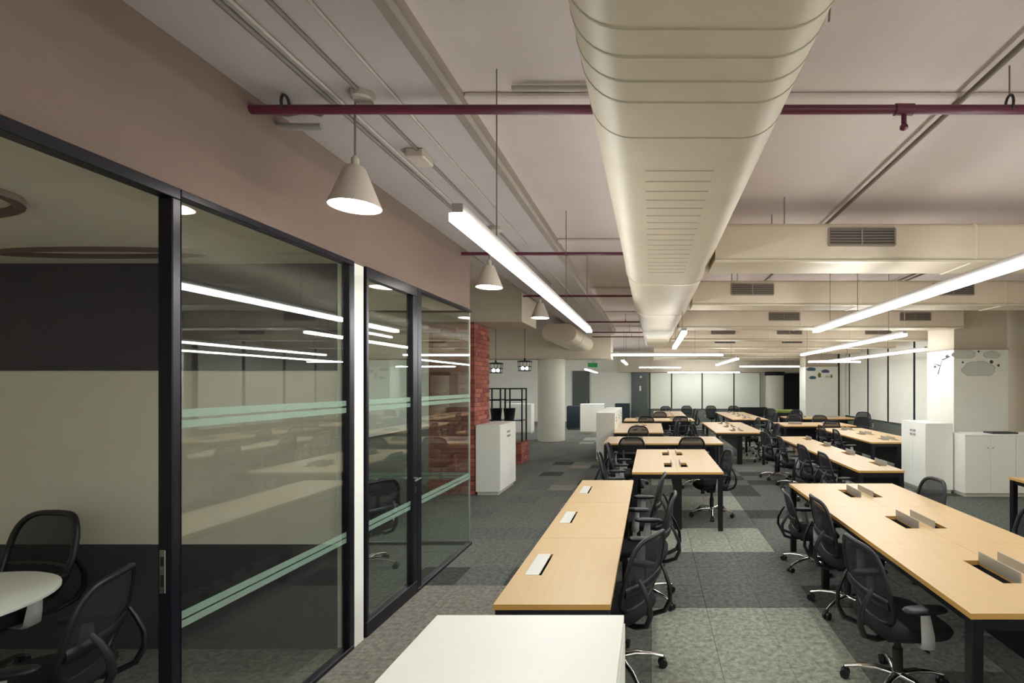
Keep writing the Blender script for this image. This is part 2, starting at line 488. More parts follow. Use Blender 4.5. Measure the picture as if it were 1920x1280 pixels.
# ------------------------------------------------------------------ meeting rooms
ZR = 2.72
RX = -5.4
struct('ceiling_rooms', B(RX, GX-0.02, YB, 5.80, ZR, ZR+0.01), M['room_ceiling'])
struct('wall_rooms_left', B(RX-0.12, RX, YB, 5.80, 0, ZC), M['room_white'])
wp = struct('wall_partition', B(RX, GX+0.02, 3.51, 3.62, 0, ZR), M['white_wall'])
B(RX, GX-0.10, 3.50, 3.51, 0.06, 0.73).build('dark_dado_panel', M['room_dark'], wp)
B(RX, GX-0.10, 3.498, 3.51, 0.735, 1.955).build('whiteboard_panel', M['room_white'], wp)
B(RX, GX-0.10, 3.50, 3.51, 1.96, ZR-0.005).build('dark_frieze_panel', M['room_dark'], wp)
B(RX, GX-0.10, 3.492, 3.51, 0.0, 0.06).build('skirting', M['room_dark'], wp)
# ceiling coves of the first room (ring lips of plaster)
def cove(cx, cy, rx, ry, name):
    n = 40; rings = []
    for s, z in ((1.0, ZR), (1.0, ZR-0.03), (0.93, ZR-0.03), (0.93, ZR)):
        rings.append([(cx+rx*s*math.cos(2*PI*k/n), cy+ry*s*math.sin(2*PI*k/n), z) for k in range(n)])
    mb = MB().loft(rings, cap=False)
    tag(mb.build(name, M['brown_cove'], smooth=40), kind='structure')
cove(-3.65, 2.18, 0.80, 0.34, 'ceiling_cove')
cove(-3.52, 3.18, 0.66, 0.09, 'ceiling_cove')

def stripes(parent, y0, y1, x):
    for z0, z1 in ((0.765, 0.797), (0.805, 0.84), (1.665, 1.70), (1.712, 1.75)):
        B(x, x+0.0012, y0, y1, z0, z1).build('frosted_stripe', M['frost'], parent)

FB = M['frame_black']
def glazed(name, y0, y1, fr_top, fr_bot, fr_l, fr_r, x0=GX-0.03, x1=GX+0.03, ztop=2.73, stripe=True):
    o = tag(empty(name), kind='structure')
    B(x0, x1, y0, y1, ztop-fr_top, ztop).build('top_rail', FB, o, bevel=0.003)
    B(x0, x1, y0, y1, 0, fr_bot).build('bottom_rail', FB, o, bevel=0.003)
    if fr_l: B(x0, x1, y0, y0+fr_l, fr_bot, ztop-fr_top).build('stile', FB, o, bevel=0.004)
    if fr_r: B(x0, x1, y1-fr_r, y1, fr_bot, ztop-fr_top).build('stile', FB, o, bevel=0.004)
    B(GX-0.005, GX+0.005, y0+fr_l, y1-fr_r, fr_bot, ztop-fr_top).build('pane', M['glass'], o)
    if stripe: stripes(o, y0+fr_l, y1-fr_r, GX+0.0056)
    return o
glazed('window_20', YB+0.1, 1.10, 0.05, 0.04, 0.05, 0.05)
d1 = tag(empty('door_1'), kind='structure')                # its leaf stands open into the room
B(GX-0.035, GX+0.03, 1.105, 2.205, 2.68, 2.73).build('head_frame', FB, d1, bevel=0.003)
B(GX-0.035, GX+0.03, 2.165, 2.205, 0, 2.68).build('jamb', FB, d1, bevel=0.004)
B(GX-0.035, GX+0.03, 1.105, 1.145, 0, 2.68).build('jamb', FB, d1, bevel=0.004)
lock = B(GX-0.022, GX+0.004, 2.159, 2.1655, 0.95, 1.14).build('strike_plate', M['chrome'], d1, bevel=0.002)
B(GX-0.015, GX-0.003, 2.1575, 2.16, 1.07, 1.11).build('keyhole', M['dark'], lock)
B(GX-0.015, GX-0.003, 2.1575, 2.16, 0.98, 1.03).build('keyhole', M['dark'], lock)
leaf = B(GX-1.0, GX-0.04, 1.155, 1.165, 0.1, 2.58).build('leaf_pane', M['glass'], d1)
for q, nm in (((GX-1.0, GX-0.04, 1.145, 1.175, 0.01, 0.1), 'bottom_rail'), ((GX-1.0, GX-0.04, 1.145, 1.175, 2.58, 2.67), 'top_rail'), ((GX-1.07, GX-1.0, 1.145, 1.175, 0.01, 2.67), 'stile')):
    B(*q).build(nm, FB, leaf)
w2 = glazed('window_21', 2.206, 3.495, 0.035, 0.03, 0.004, 0.055)
d2 = glazed('door_2', 3.645, 4.44, 0.085, 0.11, 0.03, 0.085)
MB().tube([(GX+0.03, 4.395, 1.03), (GX+0.075, 4.395, 1.03), (GX+0.08, 4.30, 1.03)], 0.009, 8).build('handle', M['chrome'], d2, smooth=50)
B(GX+0.03, GX+0.034, 4.385, 4.405, 0.90, 0.96).build('lock_plate', M['chrome'], d2)
glazed('window_22', 4.443, 5.79, 0.03, 0.03, 0.075, 0.0)
# end glazing of the second room, seen through the front panes
ow = tag(empty('window_23'), kind='structure')
B(RX, GX, 5.775, 5.785, 0.03, 2.70).build('pane', M['glass'], ow)
B(RX, GX+0.01, 5.76, 5.80, 0, 0.03).build('bottom_rail', FB, ow)
B(RX, GX+0.01, 5.76, 5.80, 2.70, 2.73).build('top_rail', FB, ow)
for z0, z1 in ((0.765, 0.797), (0.805, 0.84)):
    B(RX, GX, 5.7735, 5.7748, z0, z1).build('frosted_stripe', M['frost'], ow)
B(GX-0.012, GX+0.006, 5.779, 5.793, 0.03, 2.70).build('corner_seal', M['alu'], ow)

# ------------------------------------------------------------------ brickwork
BL, BH, BD, J = 0.222, 0.068, 0.10, 0.010
bricks = {}
def brick_mesh(L, D, key):
    k = (round(L, 4), round(D, 4), key)
    if k not in bricks:
        mb = B(0, L, 0, D, 0, BH)
        bricks[k] = mb.mesh('brick', M[key], bevel=0.004)
    return bricks[k]
def brick_block(name, x0, x1, y0, y1, z1, label=None, cat=None):
    """bricks on the face towards the camera (y0) and the aisle face (x1)"""
    o = MB().quadbox(x0, x1-0.012, y0+0.012, y1, 0, z1).build(name, M['mortar'])
    n = int(round(z1 / (BH + J)))
    keys = ['brick', 'brick', 'brick_b', 'brick_c']
    for c in range(n):
        z = c * (BH + J) + J*0.5
        if z + BH > z1 + 0.01: break
        x = x1; half = (c % 2)
        first = True
        while x > x0 + 0.03:                      # front face, from the corner backwards
            L = BD if (first and half) else BL
            L = min(L, x - x0)
            link('brick', brick_mesh(L, 0.05, random.choice(keys)), o, (x - L, y0 + random.uniform(-0.002, 0.002), z))
            x -= L + J; first = False
        y = y0 + 0.05 + J if half else y0 + 0.05 + J
        first = True
        while y < y1 - 0.03:                      # aisle face
            L = (BL if half else BD) if first else BL
            L = min(L, y1 - y)
            b = link('brick', brick_mesh(L, 0.05, random.choice(keys)), o, (x1 + random.uniform(-0.002, 0.002), y, z))
            b.rotation_euler = (0, 0, PI/2)
            y += L + J; first = False
    return o
tag(brick_block('wall_brick', -3.75, -2.975, 8.36, 9.13, 2.92), kind='structure')
tag(brick_block('brick_planter', -3.95, -3.03, 11.6, 12.3, 0.50), 'low red brick ledge under the black metal rack', 'planter')

# ------------------------------------------------------------------ ducts, pipes and conduits
def oval(cx, cz, w, h, n=8, y=0.0, p=None):
    """flat-oval section in the XZ plane, flat length w-h"""
    r = h/2; pts = []; fx = (w - h)/2
    for k in range(n+1): a = -PI/2 + PI*k/n; pts.append((cx+fx+r*math.cos(a), y, cz+r*math.sin(a)))
    for k in range(n+1): a = PI/2 + PI*k/n; pts.append((cx-fx+r*math.cos(a), y, cz+r*math.sin(a)))
    return pts
DCX, DCZ, DH = 0.155, 3.11, 0.36
md = thing('air_duct', 'large flat-oval sheet-metal duct running lengthwise under the ceiling', 'duct', (0,0,0))
secs = [(YB+0.3, 0.84, 0.36), (7.6, 0.84, 0.36), (7.75, 0.80, 0.34), (14.5, 0.66, 0.31)]
MB().loft([oval(DCX, DCZ + (0.42-h)/2*0, w, h, 16, y) for y, w, h in secs]).build('duct_body', M['duct'], md, smooth=45)
for y in (0.6, 0.95, 1.22, 1.36, 1.49, 1.62, 1.75, 1.88, 2.15):
    MB().loft([oval(DCX, DCZ, 0.84+e, DH+e, 16, y+d) for e, d in ((-0.01, -0.005), (0.005, -0.004), (0.005, 0.004), (-0.01, 0.005))], cap=False).build('duct_seam', M['duct_seam'], md, smooth=45)
for k in range(18):                                  # perforated ribs on the underside
    y = 2.48 + k*0.132
    MB().tube([(DCX-0.185, y, DCZ-DH/2+0.002), (DCX+0.16, y, DCZ-DH/2+0.002)], 0.006, 6).build('duct_rib', M['duct_seam'], md, smooth=50)
for y, w in ((5.3, 0.84), (7.68, 0.83), (10.2, 0.75)):
    MB().loft([oval(DCX, DCZ, w+e, w*0.425+e, 16, y+d) for e, d in ((-0.02, -0.022), (0.022, -0.02), (0.022, 0.02), (-0.02, 0.022))], cap=False).build('duct_flange', M['duct_hi'], md, smooth=45)

def rsec(y0, y1, z0, z1, r, x, n=4):
    pts = []
    for cy, cz, a0 in ((y1-r, z1-r, 0), (y0+r, z1-r, PI/2), (y0+r, z0+r, PI), (y1-r, z0+r, 1.5*PI)):
        for k in range(n+1):
            a = a0 + PI/2*k/n
            pts.append((x, cy+r*math.cos(a), cz+r*math.sin(a)))
    return pts
ordn = ['closest to the entrance', 'second', 'third', 'fourth', 'fifth', 'sixth', 'seventh', 'eighth']
def grille(o, x0, x1, y, z0, z1, fine=True):
    g = B(x0, x1, y-0.004, y+0.02, z0, z1).build('grille', M['grille_dark'], o)
    fr = MB(); w = 0.014
    fr.quadbox(x0-0.012, x0+w-0.012, y-0.014, y+0.01, z0, z1).quadbox(x1-w+0.012, x1+0.012, y-0.014, y+0.01, z0, z1)
    fr.quadbox(x0, x1, y-0.014, y+0.01, z1-0.004, z1+0.01).quadbox(x0, x1, y-0.014, y+0.01, z0-0.01, z0+0.004)
    fr.quadbox((x0+x1)/2-0.006, (x0+x1)/2+0.006, y-0.012, y-0.004, z0, z1)
    fr.build('grille_frame', M['grille'], g)
    if fine:
        n = 6
        for k in range(n):
            z = z0 + (k+0.5)*(z1-z0)/n
            MB().loft([[(x, y-0.012, z-0.007), (x, y-0.009, z-0.009), (x, y+0.0, z+0.005), (x, y-0.003, z+0.007)] for x in (x0, x1)]).build('slat', M['grille'], g)
cross = [(4.43, [(1.59, 2.17)]), (6.87, [(1.115, 1.69), (3.9, 4.46)]), (9.6, [(2.28, 2.86), (4.82, 5.40)]), (12.2, [(1.48, 2.06), (3.10, 3.70), (5.27, 5.9)]),
         (14.8, [(1.9, 2.5), (3.9, 4.5)]), (17.3, [(1.98, 2.54), (4.55, 5.1)]), (19.8, [(2.4, 3.0), (4.6, 5.2)]), (22.2, [(2.2, 2.8), (4.6, 5.2)])]
for k, (y, vs) in enumerate(cross):
    x1 = 6.05 if 9 < y < 11.5 else 7.3
    if y > 22: y = 21.9
    o = thing('branch_duct', 'rectangular branch duct across the ceiling, %s counting from the camera end' % (ordn[k] if k else 'first'), 'duct', (0,0,0), group='branch ducts across the ceiling')
    s = (0.573 if y < 7.7 else DCX + 0.40 - 0.07*(y-7.75)/6.75 - 0.004) if y < 14 else 0.1
    for x in (1.2, 5.7):
        for yy in (y+0.04, y+0.51): MB().cyl((x, yy, 3.30), (x, yy, ZC), 0.005, 6).build('hanger_rod', M['conduit_dark'], o)
    MB().loft([rsec(y, y+0.55, 2.965, 3.31, 0.05, x) for x in (s, x1)]).build('duct_body', M['duct'], o, smooth=35)
    for x in (2.9, 3.4, 4.9):
        if x < x1 - 0.2: MB().loft([rsec(y-e, y+0.55+e, 2.965-e, 3.31+e, 0.05, x+d) for e, d in ((-0.01, -0.012), (0.008, -0.01), (0.008, 0.01), (-0.01, 0.012))], cap=False).build('duct_flange', M['duct_hi'], o, smooth=35)
    B(s, x1, y-0.012, y+0.03, 2.955, 2.972).build('bottom_lip', M['duct_hi'], o)
    for a, b in vs: grille(o, a, b, y, 3.105, 3.255, y < 13)

od = thing('air_duct', 'round-ended side duct stub beside the far round column', 'duct', (0,0,0))
MB().loft([oval(-2.3, 3.165, 0.86, 0.44, 16, y) for y in (12.4, 16.0)]).build('duct_body', M['duct'], od, smooth=45)
MB().loft([oval(-2.3, 3.165, 0.86+e, 0.44+e, 16, 13.6+d) for e, d in ((-0.02, -0.02), (0.02, -0.018), (0.02, 0.018), (-0.02, 0.02))], cap=False).build('duct_flange', M['duct_hi'], od, smooth=45)

def sprinkler_pipe(y, z, r, x0, x1, label, drops=(), clamps=()):
    o = thing('sprinkler_pipe', label, 'pipe', group='red sprinkler pipes')
    MB().cyl((x0, y, z), (x1, y, z), r, 14).build('pipe', M['red_pipe'], o, smooth=50)
    for x in drops:
        d = MB(); d.cyl((x, y, z), (x, y, z-r*3.2), r*0.55, 10); d.lathe([(r*0.5, -r*3.2), (r*0.85, -r*3.6), (r*0.85, -r*4.2), (r*0.3, -r*4.6)], (x, y, z), 12, True)
        s = d.build('sprinkler_head', M['red_pipe'], o, smooth=50)
        MB().cyl((x-r*2, y, z), (x+r*2, y, z), r*1.25, 14).build('tee', M['red_pipe'], o, smooth=50)
    for x in clamps:
        MB().tube([(x, y+r*1.25*math.cos(2*PI*k/14), z+0.03+r*1.9*math.sin(2*PI*k/14)) for k in range(14)], 0.007, 6, closed=True).build('clamp', M['black_plastic'], o, smooth=50)
        MB().cyl((x, y, z+0.03+r*1.8), (x, y, 3.40 if x < -1.12 else ZC), 0.004, 6).build('hanger_rod', M['conduit_dark'], o)
sprinkler_pipe(2.63, 3.318, 0.024, GX, 4.5, 'thick dark-red sprinkler pipe across the near ceiling with two clamps', (1.34,), (-1.94, 1.90))
lab = ['second red sprinkler pipe, behind the long lamp beside the pendants', 'third red sprinkler pipe, above the end of the glass rooms', 'fourth red sprinkler pipe, above the brick pier', 'fifth red sprinkler pipe towards the far wall', 'farthest thin red sprinkler pipe by the duct end']
for k, y in enumerate((5.55, 8.2, 11.6, 13.9, 15.2)):
    sprinkler_pipe(y, 3.325, 0.018, GX if y < 8.3 else -1.8, -0.05 if y > 9 else 0.1, lab[k], (), () if y < 8.3 else (-0.6,))

def conduit(pts, r, label, m='conduit', name='conduit'):
    tag(MB().tube(pts, r, 8).build(name, M[m], smooth=50), label, 'conduit', 'ceiling conduits')
zb = 3.40
conduit([(-1.72, YB+0.1, zb-0.018), (-1.72, 9.5, zb-0.018)], 0.013, 'dark conduit on the flat beam, closest to the glass rooms', 'conduit_dark')
conduit([(-1.67, YB+0.1, zb-0.016), (-1.67, 9.5, zb-0.016)], 0.010, 'thin pale conduit beside the darkest one on the flat beam')
conduit([(-1.52, YB+0.1, zb-0.014), (-1.52, 7.5, zb-0.014)], 0.011, 'conduit on the flat beam carrying the round junction boxes', 'conduit_dark')
conduit([(-1.36, YB+0.1, zb-0.012), (-1.36, 9.5, zb-0.012)], 0.009, 'thin conduit on the flat beam, closest to the open ceiling')
conduit([(1.79, YB+0.1, ZC-0.05), (1.79, 16, ZC-0.05)], 0.016, 'grey conduit along the slab above the first branch duct grille', 'conduit_dark')
conduit([(3.9, 4.2, ZC-0.05), (3.9, 14, ZC-0.05)], 0.016, 'grey conduit pair member along the slab towards the window side', 'conduit_dark')
conduit([(4.02, 4.2, ZC-0.05), (4.02, 14, ZC-0.05)], 0.016, 'outer grey conduit along the slab towards the window side', 'conduit_dark')
conduit([(-0.78, 2.78, ZC-0.03), (0.4, 2.78, ZC-0.03)], 0.016, 'short white conduit on the slab ending beside the big duct')
for (x, y, lb) in ((-1.52, 2.62, 'round white junction box above the first pendant lamp'), (-1.52, 4.85, 'round white junction box above the middle pendant lamp')):
    tag(MB().lathe([(0.0, -0.045), (0.05, -0.045), (0.06, -0.035), (0.06, 0.0)], (x, y, zb), 20, False).build('junction_box', M['lamp_shell'], smooth=40), lb, 'junction box')
tag(B(-1.60, -1.48, 3.22, 3.38, zb-0.06, zb).build('junction_box', M['lamp_shell'], bevel=0.008), 'flat square white junction box on the beam between two pendants', 'junction box')
# loose cables by the end of the first red pipe
tag(MB().tube([(-2.11, 2.75, 3.37), (-2.0, 2.72, 3.34), (-1.9, 2.74, 3.37), (-1.84, 2.76, 3.36), (-1.80, 2.74, 3.385)], 0.012, 8).build('loose_cable', M['cord'], smooth=60), 'grey cable loop where the thick red pipe enters the bulkhead', 'cable')
tag(MB().tube([(-2.12, 2.82, 3.33), (-2.0, 2.82, 3.325), (-1.88, 2.83, 3.33)], 0.02, 8).build('duct_sleeve', M['alu'], smooth=60), 'short silver sleeve on the bulkhead above the thick red pipe', 'sleeve')

tag(MB().tube([(0.70, 1.93, ZC), (0.70, 1.93, 3.40), (0.695, 1.94, 3.28)], 0.004, 6).build('loose_wire', M['cord'], smooth=60), 'short loose wire hanging from the slab beside the big duct', 'wire')
# ------------------------------------------------------------------ luminaires
ZL = EYE + 0.72
def linear_light(a, b, label, cables=(0.25, 0.75), ztop=None, z=None):
    """a, b: (x, y) ends"""
    ZL = z or globals()['ZL']
    o = thing('linear_light', label, 'light', (a[0], a[1], ZL), group='suspended linear lights')
    dx, dy = b[0]-a[0], b[1]-a[1]; L = math.hypot(dx, dy); ang = math.atan2(dy, dx)
    o.rotation_euler = (0, 0, ang)
    hw = 0.0345 if ztop else 0.026     # wider housing where it hangs right under the duct
    h = B(0, L, -hw, hw, 0.012, 0.055).build('housing', M['lamp_housing'], o, bevel=0.003)
    B(0.0, L, -0.0345, 0.0345, -0.022, 0.012).build('diffuser', M['linear'], o)
    for t in cables:
        MB().cyl((L*t, 0, 0.06), (L*t, 0, (ztop or ZC)-ZL), 0.0035, 6).build('suspension_cable', M['cord'], o)
linear_light((-0.828, 2.115), (-0.828, 6.633), 'long linear light hanging beside the cone pendants', (0.12, 0.6, 0.95))
linear_light((2.196, 2.115), (2.196, 6.633), 'long linear light above the wide oak table with open flaps', (0.1, 0.7, 0.88))
linear_light((3.636, 7.11), (3.636, 11.97), 'linear light above the tall white cabinet by the windows', (0.1, 0.92))
linear_light((5.58, 10.08), (5.58, 15.48), 'linear light closest to the side window blinds', (0.3, 0.75))
linear_light((-0.963, 11.97), (1.728, 11.97), 'crosswise linear light at the end of the big duct')
linear_light((0.45, 6.75), (0.45, 9.72), 'linear light beneath the big duct, above the crosswise oak table', (0.15, 0.85), 2.934)
linear_light((-0.855, 14.76), (-0.855, 17.46), 'short-looking linear light behind the row of white cabinets')
linear_light((-0.495, 20.6), (1.224, 20.6), 'crosswise linear light before the far blinds, beside the dark glazed panel')
linear_light((2.385, 13.68), (2.385, 18.09), 'lengthwise linear light above the far middle tables')
linear_light((3.51, 19.62), (5.85, 19.62), 'crosswise linear light in front of the white round column')
linear_light((4.95, 15.6), (6.57, 15.6), 'crosswise linear light in front of the butterfly pillar')
linear_light((0.8, 23.6), (4.2, 23.6), 'linear light washing the blinds of the far windows', (0.1, 0.9), None, 2.45)
linear_light((-2.33, 17.6), (-2.48, 22.6), 'slanted linear light just under the green exit sign', (0.2, 0.8), None, 2.41)
linear_light((-5.6, 17.5), (-5.6, 22.5), 'added high fill light, hidden beyond the cross beam', (0.2, 0.8), None, 3.25)  # added light, kept out of sight by the beam, brightens the far walls
linear_light((-7.6, 10.5), (-7.6, 14.5), 'added high fill light, unseen beyond the brick pier', (0.2, 0.8), None, 3.25)  # second added light, out of view, lifts the area past the brick
# the office goes on behind the camera with the same rows
linear_light((-0.828, -2.7), (-0.828, 0.3), 'linear light over the entrance end on the glass room side')
linear_light((2.196, -2.7), (2.196, 0.9), 'linear light over the entrance end in the middle')
linear_light((5.4, -1.5), (5.4, 5.5), 'linear light over the oak table beside the low white cabinets', (0.3, 0.8))

def pendant(x, y, label):
    z = EYE + 0.96
    o = thing('pendant_lamp', label, 'lamp', (x, y, z), group='cone pendant lamps')
    MB().lathe([(0.128, 0.0), (0.131, 0.004), (0.118, 0.035), (0.055, 0.20), (0.045, 0.215), (0.0, 0.217)], n=36).build('shade', M['lamp_shell'], o, smooth=40)
    MB().lathe([(0.0, 0.004), (0.118, 0.004), (0.124, 0.001)], n=36).build('diffuser', M['bulb'], o, smooth=40)
    MB().lathe([(0.02, 0.215), (0.02, 0.26), (0.008, 0.275)], n=16).build('cap', M['lamp_shell'], o, smooth=40)
    MB().cyl((0, 0, 0.27), (0, 0, 3.40 - z), 0.005, 6).build('cord', M['cord'], o)
pendant(-1.60, 2.68, 'cone pendant lamp closest to the thick red pipe')
pendant(-1.60, 4.90, 'cone pendant lamp in the middle of the row of three')
pendant(-1.60, 7.15, 'cone pendant lamp farthest along the row, near the brick pier')

def cage_lamp(x, y, z, label):
    o = thing('cage_lamp', label, 'lamp', (x, y, z), group='black cage lamps')
    for zz, r, nm in ((0.0, 0.17, 'cage_ring'), (0.12, 0.19, 'cage_ring'), (0.26, 0.2, 'cage_ring')):
        MB().tube([(r*math.cos(2*PI*k/20), r*math.sin(2*PI*k/20), zz) for k in range(20)], 0.012, 6, closed=True).build(nm, M['black_metal'], o, smooth=50)
    for k in range(6):
        a = 2*PI*k/6
        MB().cyl((0.17*math.cos(a), 0.17*math.sin(a), 0), (0.2*math.cos(a), 0.2*math.sin(a), 0.26), 0.008, 6).build('cage_bar', M['black_metal'], o)
    MB().lathe([(0.2, 0.26), (0.2, 0.28), (0.03, 0.30), (0.02, 0.36), (0, 0.36)], n=20).build('canopy', M['black_metal'], o, smooth=40)
    for sx in (-0.06, 0.06):
        MB().lathe([(0.0, 0.02), (0.035, 0.035), (0.045, 0.07), (0.03, 0.11), (0.0, 0.13)], (sx, 0, 0), 12).build('bulb', M['bulb'], o, smooth=60)
    MB().cyl((0, 0, 0.35), (0, 0, ZC - z), 0.007, 6).build('stem', M['black_metal'], o)
cage_lamp(-3.62, 14.2, 2.26, 'black cage lamp hanging beside the big round column')
cage_lamp(-4.45, 14.2, 2.2, 'black cage lamp half hidden behind the brick pier')

ex = thing('exit_sign', 'small green exit sign hanging under the far ceiling', 'sign', (-2.04, 17.3, 2.47))
B(-0.17, 0.17, -0.02, 0.02, 0, 0.15).build('sign_face', M['exit_green'], ex, bevel=0.005)
MB().cyl((0, 0, 0.15), (0, 0, ZC-2.47), 0.006, 6).build('rod', M['cord'], ex)

# ------------------------------------------------------------------ desks
def slab(x0, x1, y0, y1, z0, z1, holes):
    """a board with rectangular through holes, real faces all round"""
    xs = sorted({x0, x1} | {h[0] for h in holes} | {h[1] for h in holes})
    ysx = sorted({y0, y1} | {h[2] for h in holes} | {h[3] for h in holes})
    nx, ny = len(xs)-1, len(ysx)-1
    def solid(i, j):
        if not (0 <= i < nx and 0 <= j < ny): return False
        cx, cy = (xs[i]+xs[i+1])/2, (ysx[j]+ysx[j+1])/2
        return not any(h[0] < cx < h[1] and h[2] < cy < h[3] for h in holes)
    v, f, mi, idx = [], [], [], {}
    def V(x, y, z):
        k = (x, y, z)
        if k not in idx: idx[k] = len(v); v.append(k)
        return idx[k]
    for i in range(nx):
        for j in range(ny):
            if not solid(i, j): continue
            a, b, c, d = xs[i], xs[i+1], ysx[j], ysx[j+1]
            f.append((V(a,c,z1), V(b,c,z1), V(b,d,z1), V(a,d,z1))); mi.append(0)
            f.append((V(a,c,z0), V(a,d,z0), V(b,d,z0), V(b,c,z0))); mi.append(0)
            for (di, dj, p, q) in ((-1,0,(a,d),(a,c)), (1,0,(b,c),(b,d)), (0,-1,(a,c),(b,c)), (0,1,(b,d),(a,d))):
                if not solid(i+di, j+dj):
                    f.append((V(p[0],p[1],z0), V(q[0],q[1],z0), V(q[0],q[1],z1), V(p[0],p[1],z1))); mi.append(1)
    me = bpy.data.meshes.new('desktop'); me.from_pydata(v, [], f)
    me.materials.append(M['oak']); me.materials.append(M['oak_edge'])
    me.polygons.foreach_set('material_index', mi)
    return me

def desk(label, x, y, W, L, n, double=True, along='y', flaps='open', flap_side=0, end_panel=False, group='oak work benches'):
    """local frame: width W along X, length L along Y, n bays; origin at the lower-left floor corner"""
    o = thing('work_bench', label, 'desk', (x, y, 0), 0, group)
    if along == 'x':
        o.location = (x + L, y, 0); o.rotation_euler = (0, 0, PI/2)
    bay = L / n; H0, H1 = 0.722, 0.75
    rows = [(0, W/2), (W/2, W)] if double else [(0, W)]
    for k in range(n):
        for r, (a, b) in enumerate(rows):
            y0, y1 = k*bay + 0.001, (k+1)*bay - 0.001
            cy = (y0+y1)/2 + 0.02; hl = 0.18
            inner = (b if r == 0 else a) if double else (a if flap_side == 0 else b)
            sgn = -1 if (double and r == 0) or (not double and flap_side == 1) else 1
            h0, h1 = inner + sgn*0.06, inner + sgn*0.16
            hx0, hx1 = min(h0, h1), max(h0, h1)
            hole = (hx0, hx1, cy-hl, cy+hl)
            link('desktop', slab(a+0.0008, b-0.0008, y0, y1, H0, H1, [hole]), o)
            t = MB(); w = 0.004
            t.quadbox(hx0, hx1, cy-hl, cy+hl, 0.655, 0.66)
            for q in ((hx0-w, hx0, cy-hl, cy+hl), (hx1, hx1+w, cy-hl, cy+hl), (hx0, hx1, cy-hl-w, cy-hl), (hx0, hx1, cy+hl, cy+hl+w)):
                t.quadbox(*q, 0.655, 0.7215)
            t.build('cable_tray', M['dark'], o)
            if flaps == 'open':
                e = hx1 if sgn < 0 else hx0
                B(e-0.004, e+0.004, cy-hl, cy+hl, 0.735, 0.808).build('cable_flap', M['flap_open'], o, bevel=0.0015)
            else:
                s0, s1 = (hx0, hx1-0.016) if flap_side == 0 else (hx0+0.016, hx1)
                B(s0+0.001, s1, cy-hl+0.002, cy+hl-0.002, 0.745, 0.7535).build('cable_flap', M['flap'], o, bevel=0.0015)
    # steel frame
    s = 0.06
    def leg(lx, ly): B(lx, lx+s, ly, ly+s, 0, H0-0.001).build('leg', M['black_metal'], o, bevel=0.004)
    stations = [0.005, L-s-0.005] + [k*bay - s/2 for k in range(2, n, 2)]
    for ly in stations:
        leg(0.008, ly); leg(W-s-0.008, ly)
        B(s+0.008, W-s-0.008, ly+0.008, ly+s-0.008, H0-0.06, H0-0.001).build('cross_rail', M['black_metal'], o)
    for lx in (0.03, W-0.03-0.03):
        B(lx, lx+0.03, s+0.005, L-s-0.005, H0-0.05, H0-0.001).build('side_rail', M['black_metal'], o)
    mx = W/2 if double else (0.03 if flap_side == 0 else W-0.05)
    if double: B(mx-0.009, mx+0.009, 0.18, L-s-0.02, 0.30, 0.654).build('modesty_panel', M['black_metal'], o)
    else: B(mx, mx+0.018, s+0.02, L-s-0.02, 0.30, 0.66).build('modesty_panel', M['black_metal'], o)
    if double: B(W/2-0.055, W/2+0.055, 0.075, 0.175, 0, 0.655).build('cable_riser', M['black_metal'], o, bevel=0.004)
    if end_panel: B(s+0.008, W-s-0.008, 0.006, 0.024, 0.32, H0-0.06).build('end_panel', M['black_metal'], o)
    return o

desk('single-sided oak bench behind the large white cabinet top, with closed flaps', -0.80, 2.505, 0.595, 3.265, 3, False, flaps='closed', flap_side=0, end_panel=True)
desk('wide oak double bench in front of the tall window-side cabinet, three pairs of open flaps', 1.55, 2.405, 1.16, 3.175, 3)
desk('square-looking oak double bench with four flaps, beyond the single bench', -0.244, 6.29, 1.164, 2.24, 2)
desk('crosswise oak bench behind the square double bench', -0.90, 9.38, 1.26, 2.27, 2, along='x')
desk('oak double bench beside the row of white cabinets', -0.87, 11.5, 1.16, 2.8, 2)
desk('oak double bench in the middle of the hall beyond the banded aisle', 1.5, 11.5, 1.15, 3.2, 3)
desk('long single-sided oak bench with four open flaps before the tall white cabinet', 2.68, 6.41, 0.60, 4.23, 4, False, flap_side=1)
desk('oak double bench running in behind the tall white cabinet', 4.25, 9.56, 1.15, 3.19, 3)
desk('crosswise oak bench in front of the side window blinds', 3.6, 13.4, 1.25, 1.95, 2, along='x')
desk('crosswise oak bench before the far tables, behind the cabinet row', -0.85, 15.3, 1.2, 2.2, 2, along='x')
desk('oak double bench far back below the lengthwise light', 2.6, 15.9, 1.15, 4.3, 4)
desk('small oak double bench far back beside the dark glazed panel', 0.1, 17.6, 1.15, 3.2, 3)
desk('crosswise oak bench in front of the butterfly pillar', 4.55, 16.3, 1.2, 2.2, 2, along='x')
desk('oak double bench at the picture edge beside the low white cabinets', 4.30, 2.7, 1.15, 3.27, 3)

